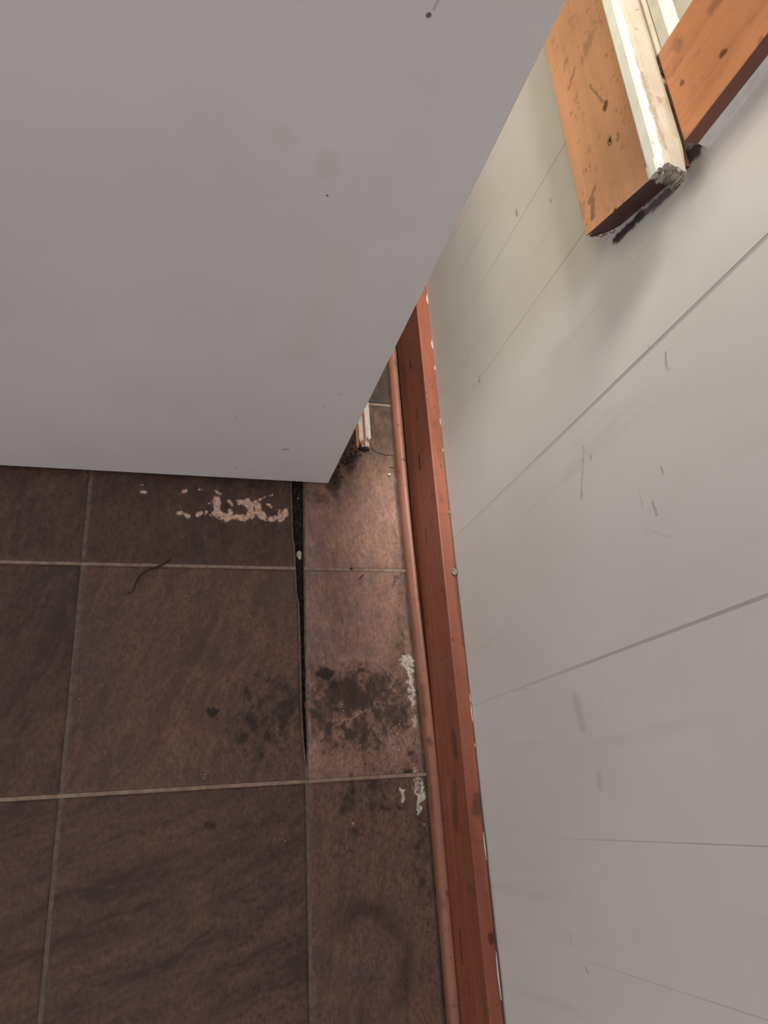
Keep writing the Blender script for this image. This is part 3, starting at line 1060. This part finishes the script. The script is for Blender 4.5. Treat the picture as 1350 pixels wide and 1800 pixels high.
# latch plate in the closing edge and the knobs, above the picture
M_STEEL = simple('brushed_steel', (.45, .44, .42), (.55, .54, .52), 300, .35)
M_STEEL.node_tree.nodes['Principled BSDF'].inputs['Metallic'].default_value = .9
bevel(link('latch_plate', *box(.2344, .2352, .491, .514, .940, 1.060), M_STEEL, door), .0003)
for sgn, y0 in ((-1, .485), (1, .520)):
    V, F = [], []
    n = 18
    rings = [(.026, 0.0), (.026, .006), (.011, .008), (.011, .030), (.022, .036), (.027, .046), (.024, .056), (.012, .061)]
    for r, d in rings:
        V += [(.165 + r * math.cos(2 * math.pi * k / n), y0 + sgn * (d - .0005), 1.0 + r * math.sin(2 * math.pi * k / n)) for k in range(n)]
    for q in range(len(rings) - 1):
        F += [(q * n + k, q * n + (k + 1) % n, (q + 1) * n + (k + 1) % n, (q + 1) * n + k) for k in range(n)]
    F += [tuple(range(n)), tuple((len(rings) - 1) * n + k for k in range(n))]
    fix_normals(link('knob', V, F, M_STEEL, door, smooth=True))

# small unseen room behind the door, added to hold back and bounce light
M_BROWN = simple('pale_room_paint', (.66, .66, .58), (.72, .72, .64), 12, .6)
o = link('wall_back', *box(-.70, W + .011, 1.62, 1.70, 0, 2.4), M_BROWN)
tag(o, 'unseen pale painted wall at the far end behind the door', 'wall', kind='structure')
o = link('wall_left', *box(-.70, -.62, .52, 1.62, 0, 2.4), M_BROWN)
tag(o, 'unseen pale painted side wall behind the door', 'wall', kind='structure')

# unseen low chest added behind the door to shade the baseboard face
M_CHEST = wood('dark_chest_wood', 'y', (.075, .040, .028), (.050, .026, .020), (), .3, 4.0, .5)
chest = empty('unseen_shade_chest', (-.09, .92, 0))
tag(chest, 'unseen low dark chest added behind the white door to cast shade', 'chest')
bevel(link('body', *box(-.42, .245, .540, 1.30, .030, .370), M_CHEST, chest), .002)
bevel(link('lid', *box(-.43, .250, .530, 1.31, .3705, .395), M_CHEST, chest), .003)
for fx, fy in ((-.40, .56), (.205, .56), (-.40, 1.26), (.205, 1.26)):
    link('foot', *box(fx, fx + .03, fy, fy + .03, 0, .0298), M_CHEST, chest)

# ------------------------------------------------------------------ small things lying about
M_STRAND = simple('dark_strand', (.012, .009, .009), (.03, .022, .02), 200)
M_SLIVER = simple('dull_wood_sliver', (.10, .065, .05), (.19, .12, .09), 200)
M_CRUMB_P = simple('pale_crumb', (.50, .42, .34), (.70, .62, .52), 500)
M_CRUMB_D = simple('dark_crumb', (.018, .012, .010), (.05, .035, .028), 500)
M_CRUMB_R = simple('red_brown_crumb', (.20, .045, .03), (.33, .10, .06), 400)
M_CRUMB_K = simple('pink_crumb', (.45, .20, .15), (.55, .28, .20), 400)


def tube(pts, radii, n=6):
    V, F = [], []
    pts = [Vector(p) for p in pts]
    for i, p in enumerate(pts):
        d = (pts[min(i + 1, len(pts) - 1)] - pts[max(i - 1, 0)]).normalized()
        s = d.cross(Vector((0, 0, 1))).normalized()
        u = s.cross(d)
        for k in range(n):
            a = 2 * math.pi * k / n
            V.append(tuple(p + (s * math.cos(a) + u * math.sin(a)) * radii[i]))
    for i in range(len(pts) - 1):
        for k in range(n):
            F.append((i * n + k, i * n + (k + 1) % n, (i + 1) * n + (k + 1) % n, (i + 1) * n + k))
    F += [tuple(range(n)), tuple((len(pts) - 1) * n + k for k in range(n))]
    return V, F


v, f = tube([(-.0630, .3005, .0008), (-.0560, .3035, .0008), (-.0525, .3045, .0011), (-.0510, .3110, .0012), (-.0490, .3190, .0014), (-.0455, .3265, .0018),
             (-.0380, .3345, .0026), (-.0300, .3390, .0030), (-.0200, .3425, .0030), (-.0120, .3465, .0026), (-.0060, .3520, .0018), (-.0015, .3560, .0012)],
            [.0004, .0006, .0008, .0007, .0007, .0008, .0009, .0012, .0014, .0012, .0009, .0003])
o = fix_normals(link('dark_strand', v, f, M_STRAND, smooth=True, recenter=True))
tag(o, 'thin curled dark strand lying across the pale floor joint', 'strand')

v, f = tube([(.3130, .5620, .0012), (.3190, .5560, .0014), (.3290, .5520, .0013), (.3400, .5500, .0013), (.3520, .5505, .0014)], [.0003, .0010, .0012, .0010, .0004])
o = fix_normals(link('wood_sliver', v, f, M_SLIVER, recenter=True))
tag(o, 'curved wooden sliver beside the shoe moulding, near the broken painted scrap', 'splinter')
v, f = tube([(.3440, .5270, .0009), (.3520, .5265, .0009)], [.0007, .0005])
o = fix_normals(link('wood_sliver', v, f, M_STRAND, recenter=True))
tag(o, 'short straight dark sliver just above the white paint chip', 'splinter')
v, f = tube([(.2790, .3290, .0010), (.2830, .3330, .0015), (.2872, .3372, .0010)], [.0008, .0013, .0009])
o = fix_normals(link('dirt_flake', v, f, M_SLIVER, recenter=True))
tag(o, 'short brown flake just below the pale joint near the moulding', 'flake')


def lump(name, x, y, r, mat, flat=.6, z=0.0, squash=1.0, seed=0, rot=0.0):
    bm = bmesh.new()
    bmesh.ops.create_icosphere(bm, subdivisions=2 if r > .0035 else 1, radius=1.0)
    rr = random.Random(seed)
    c, s = math.cos(rot), math.sin(rot)
    V = []
    for w in bm.verts:
        k = 1 + rr.uniform(-.28, .28)
        a, b = w.co.x * r * k, w.co.y * r * squash * k
        V.append((x + a * c - b * s, y + a * s + b * c, z + max(0.0, r * flat * (1 + w.co.z * k) - .0001)))
    F = [tuple(q.index for q in g.verts) for g in bm.faces]
    bm.free()
    return link(name, V, F, mat, recenter=True)


for (x, y, r, sq, mt, lab, cat, nm) in [
        (.3418, .5127, .0032, .75, M_CRUMB_P, 'white paint chip on the floor beside the shoe moulding', 'paint chip', 'paint_chip'),
        (.2676, .3462, .0026, .8, M_CRUMB_D, 'round black crumb sitting on the pale joint near the moulding', 'crumb', 'crumb'),
        (.1935, .1425, .0045, 1.5, M_CRUMB_R, 'red-brown fragment wedged in the open floor gap', 'fragment', 'fragment'),
        (.2514, -.0185, .0022, .8, M_CRUMB_K, 'pink crumb on the stained front tile near the moulding', 'crumb', 'crumb'),
        (.3535, -.0270, .0024, .7, M_CRUMB_K, 'small orange crumb close against the moulding below the white crust', 'crumb', 'crumb'),
        (.1890, .4655, .0022, .8, M_CRUMB_P, 'pale crumb lying in the open gap below the white door', 'crumb', 'crumb'),
        (.1880, .3690, .0042, 1.6, M_CRUMB_P, 'tan chunk lying in the open gap just above the pale joint', 'fragment', 'fragment'),
        (-.1480, .4510, .0016, .8, M_CRUMB_D, 'black speck by the left joint in front of the white door', 'crumb', 'crumb')]:
    zz = -.009 if 'gap' in lab else 0
    o = lump(nm, x, y, r, mt, .55, zz, sq, int(x * 1e4))
    tag(o, lab, cat)

crumb_spots = []
r2 = random.Random(11)
while len(crumb_spots) < 26:
    x, y = r2.gauss(.295, .035), r2.gauss(.140, .05)
    if .205 < x < .348 and .02 < y < .24:
        crumb_spots.append((x, y))
for i, (x, y) in enumerate(crumb_spots):
    mt = M_CRUMB_P if i % 3 else M_CRUMB_R
    o = lump('grit_crumb', x, y, r2.uniform(.0007, .0014), mt, .5, 0, r2.uniform(.5, 1), 100 + i, r2.uniform(0, 3))
    tag(o, 'tiny gritty crumb scattered on the mouldy tile beside the moulding', 'crumb', 'gritty crumbs on the mouldy tile')
r2 = random.Random(5)
for i in range(12):
    x, y = [(.053, .060), (.0535, .055), (.0525, .051), (.159, -.034), (-.11, .158), (.02, .30), (.112, .27), (.31, .48), (.29, .45), (.235, .41), (.32, .44), (.25, .36)][i]
    o = lump('dust_speck', x, y, .0009, M_CRUMB_P, .5, 0, .8, 300 + i)
    tag(o, 'tiny pale speck of dust on the clean part of the tiles', 'speck', 'pale dust specks on the tiles')

M_LINT = simple('grey_lint', (.16, .14, .11), (.30, .26, .20), 400, .95)
for (x, y, z, r, lab) in [(.3915, .3065, .115, .0042, 'grey tuft of lint caught behind the top of the baseboard'),
                          (.3938, .4000, .115, .0024, 'small dark tuft of lint behind the baseboard, nearer the door')]:
    o = lump('lint_tuft', x, y, r, M_LINT, .5, z, 1.3, int(y * 1e4))
    tag(o, lab, 'lint')

# crumbled debris filling the open gap
V, F = [], []
r3 = random.Random(3)
for i in range(420):
    y = r3.uniform(.075, .640)
    a, b = float(xl(y)), float(xr(y))
    if b - a < .002:
        continue
    x = r3.uniform(a + .0005, b - .0005)
    r = min(r3.uniform(.0006, .0024), (b - a) * .45)
    vv, ff = box(-r, r, -r, r, -r * .6, r * .6)
    ang = r3.uniform(0, 3)
    c, s = math.cos(ang), math.sin(ang)
    n = len(V)
    for p in vv:
        k = r3.uniform(.6, 1.1)
        V.append((min(max(x + (p[0] * c - p[1] * s) * k, a + .0002), b - .0002), y + (p[0] * s + p[1] * c) * k, -.0082 + r * .5 + p[2] * k))
    F += [tuple(q + n for q in g) for g in ff]
M_RUB = simple('gap_rubble', (.012, .009, .008), (.075, .048, .036), 230, .9, .3, .001, .45, .72)
o = link('gap_debris', V, F, M_RUB, floor)
tag(o, 'crumbled dark debris in the open floor gap', kind='stuff')

# black crud heaped at the foot of the door and beside the scrap
V, F = [], []
for i in range(110):
    t_ = r3.random()
    x = .246 + .060 * t_ + r3.gauss(0, .006)
    y = .505 + .070 * t_ + r3.gauss(0, .008)
    r = r3.uniform(.0006, .0020)
    vv, ff = box(-r, r, -r, r, 0, r * 1.1)
    ang = r3.uniform(0, 3)
    c, s = math.cos(ang), math.sin(ang)
    n = len(V)
    for p in vv:
        k = r3.uniform(.5, 1.1)
        V.append((x + (p[0] * c - p[1] * s) * k, y + (p[0] * s + p[1] * c) * k, p[2] * k))
    F += [tuple(q + n for q in g) for g in ff]
M_CRUD = simple('black_crud', (.008, .006, .006), (.05, .033, .028), 250, .95, .3, .001, .42, .7)
o = link('dirt_heap', V, F, M_CRUD, recenter=True)
tag(o, 'black crumbling dirt heaped at the corner of the white door', 'dirt', kind='stuff')

# broken scrap of painted moulding lying between door and baseboard
M_SCW = simple('scrap_white_paint', (.60, .53, .47), (.72, .66, .60), 90, .6, .3, .0008)
M_SCO = simple('scrap_orange_edge', (.42, .13, .07), (.55, .20, .10), 120, .6)
M_SCR = simple('scrap_raw_wood', (.60, .45, .32), (.72, .58, .44), 200, .7)
scrap = empty('broken_scrap', (.300, .62, 0))
tag(scrap, 'broken white-painted wood scrap with orange edges between door and moulding', 'wood scrap')


def slat(name, xa, xb, ya, yb, za, zb, mat, jag, seed, n=6):
    rr = random.Random(seed)
    ends = [ya + rr.uniform(0, jag) for _ in range(n + 1)]
    top = [(xa + (xb - xa) * i / n, ends[i], zb) for i in range(n + 1)] + [(xb, yb, zb), (xa, yb, zb)]
    bot = [(a, b, za) for a, b, c in top]
    m_ = len(top)
    ff = [tuple(range(m_)), tuple(reversed(range(m_, 2 * m_)))] + [(i, (i + 1) % m_, m_ + (i + 1) % m_, m_ + i) for i in range(m_)]
    return fix_normals(link(name, top + bot, ff, mat, scrap))


slat('painted_strip', .3010, .3100, .5660, .700, .0060, .0150, M_SCW, .010, 1)
slat('painted_strip', .2895, .2965, .5630, .700, .0060, .0140, M_SCW, .006, 2)
slat('orange_edge', .2968, .3007, .5600, .700, .0030, .0105, M_SCO, .006, 3)
slat('orange_edge', .2850, .2893, .5540, .700, .0010, .0115, M_SCO, .004, 4)
slat('raw_core', .2955, .3085, .5570, .600, .0045, .0075, M_SCR, .004, 5)
slat('dark_core', .2900, .3090, .5520, .690, .0000, .0044, M_CRUD, .006, 6)
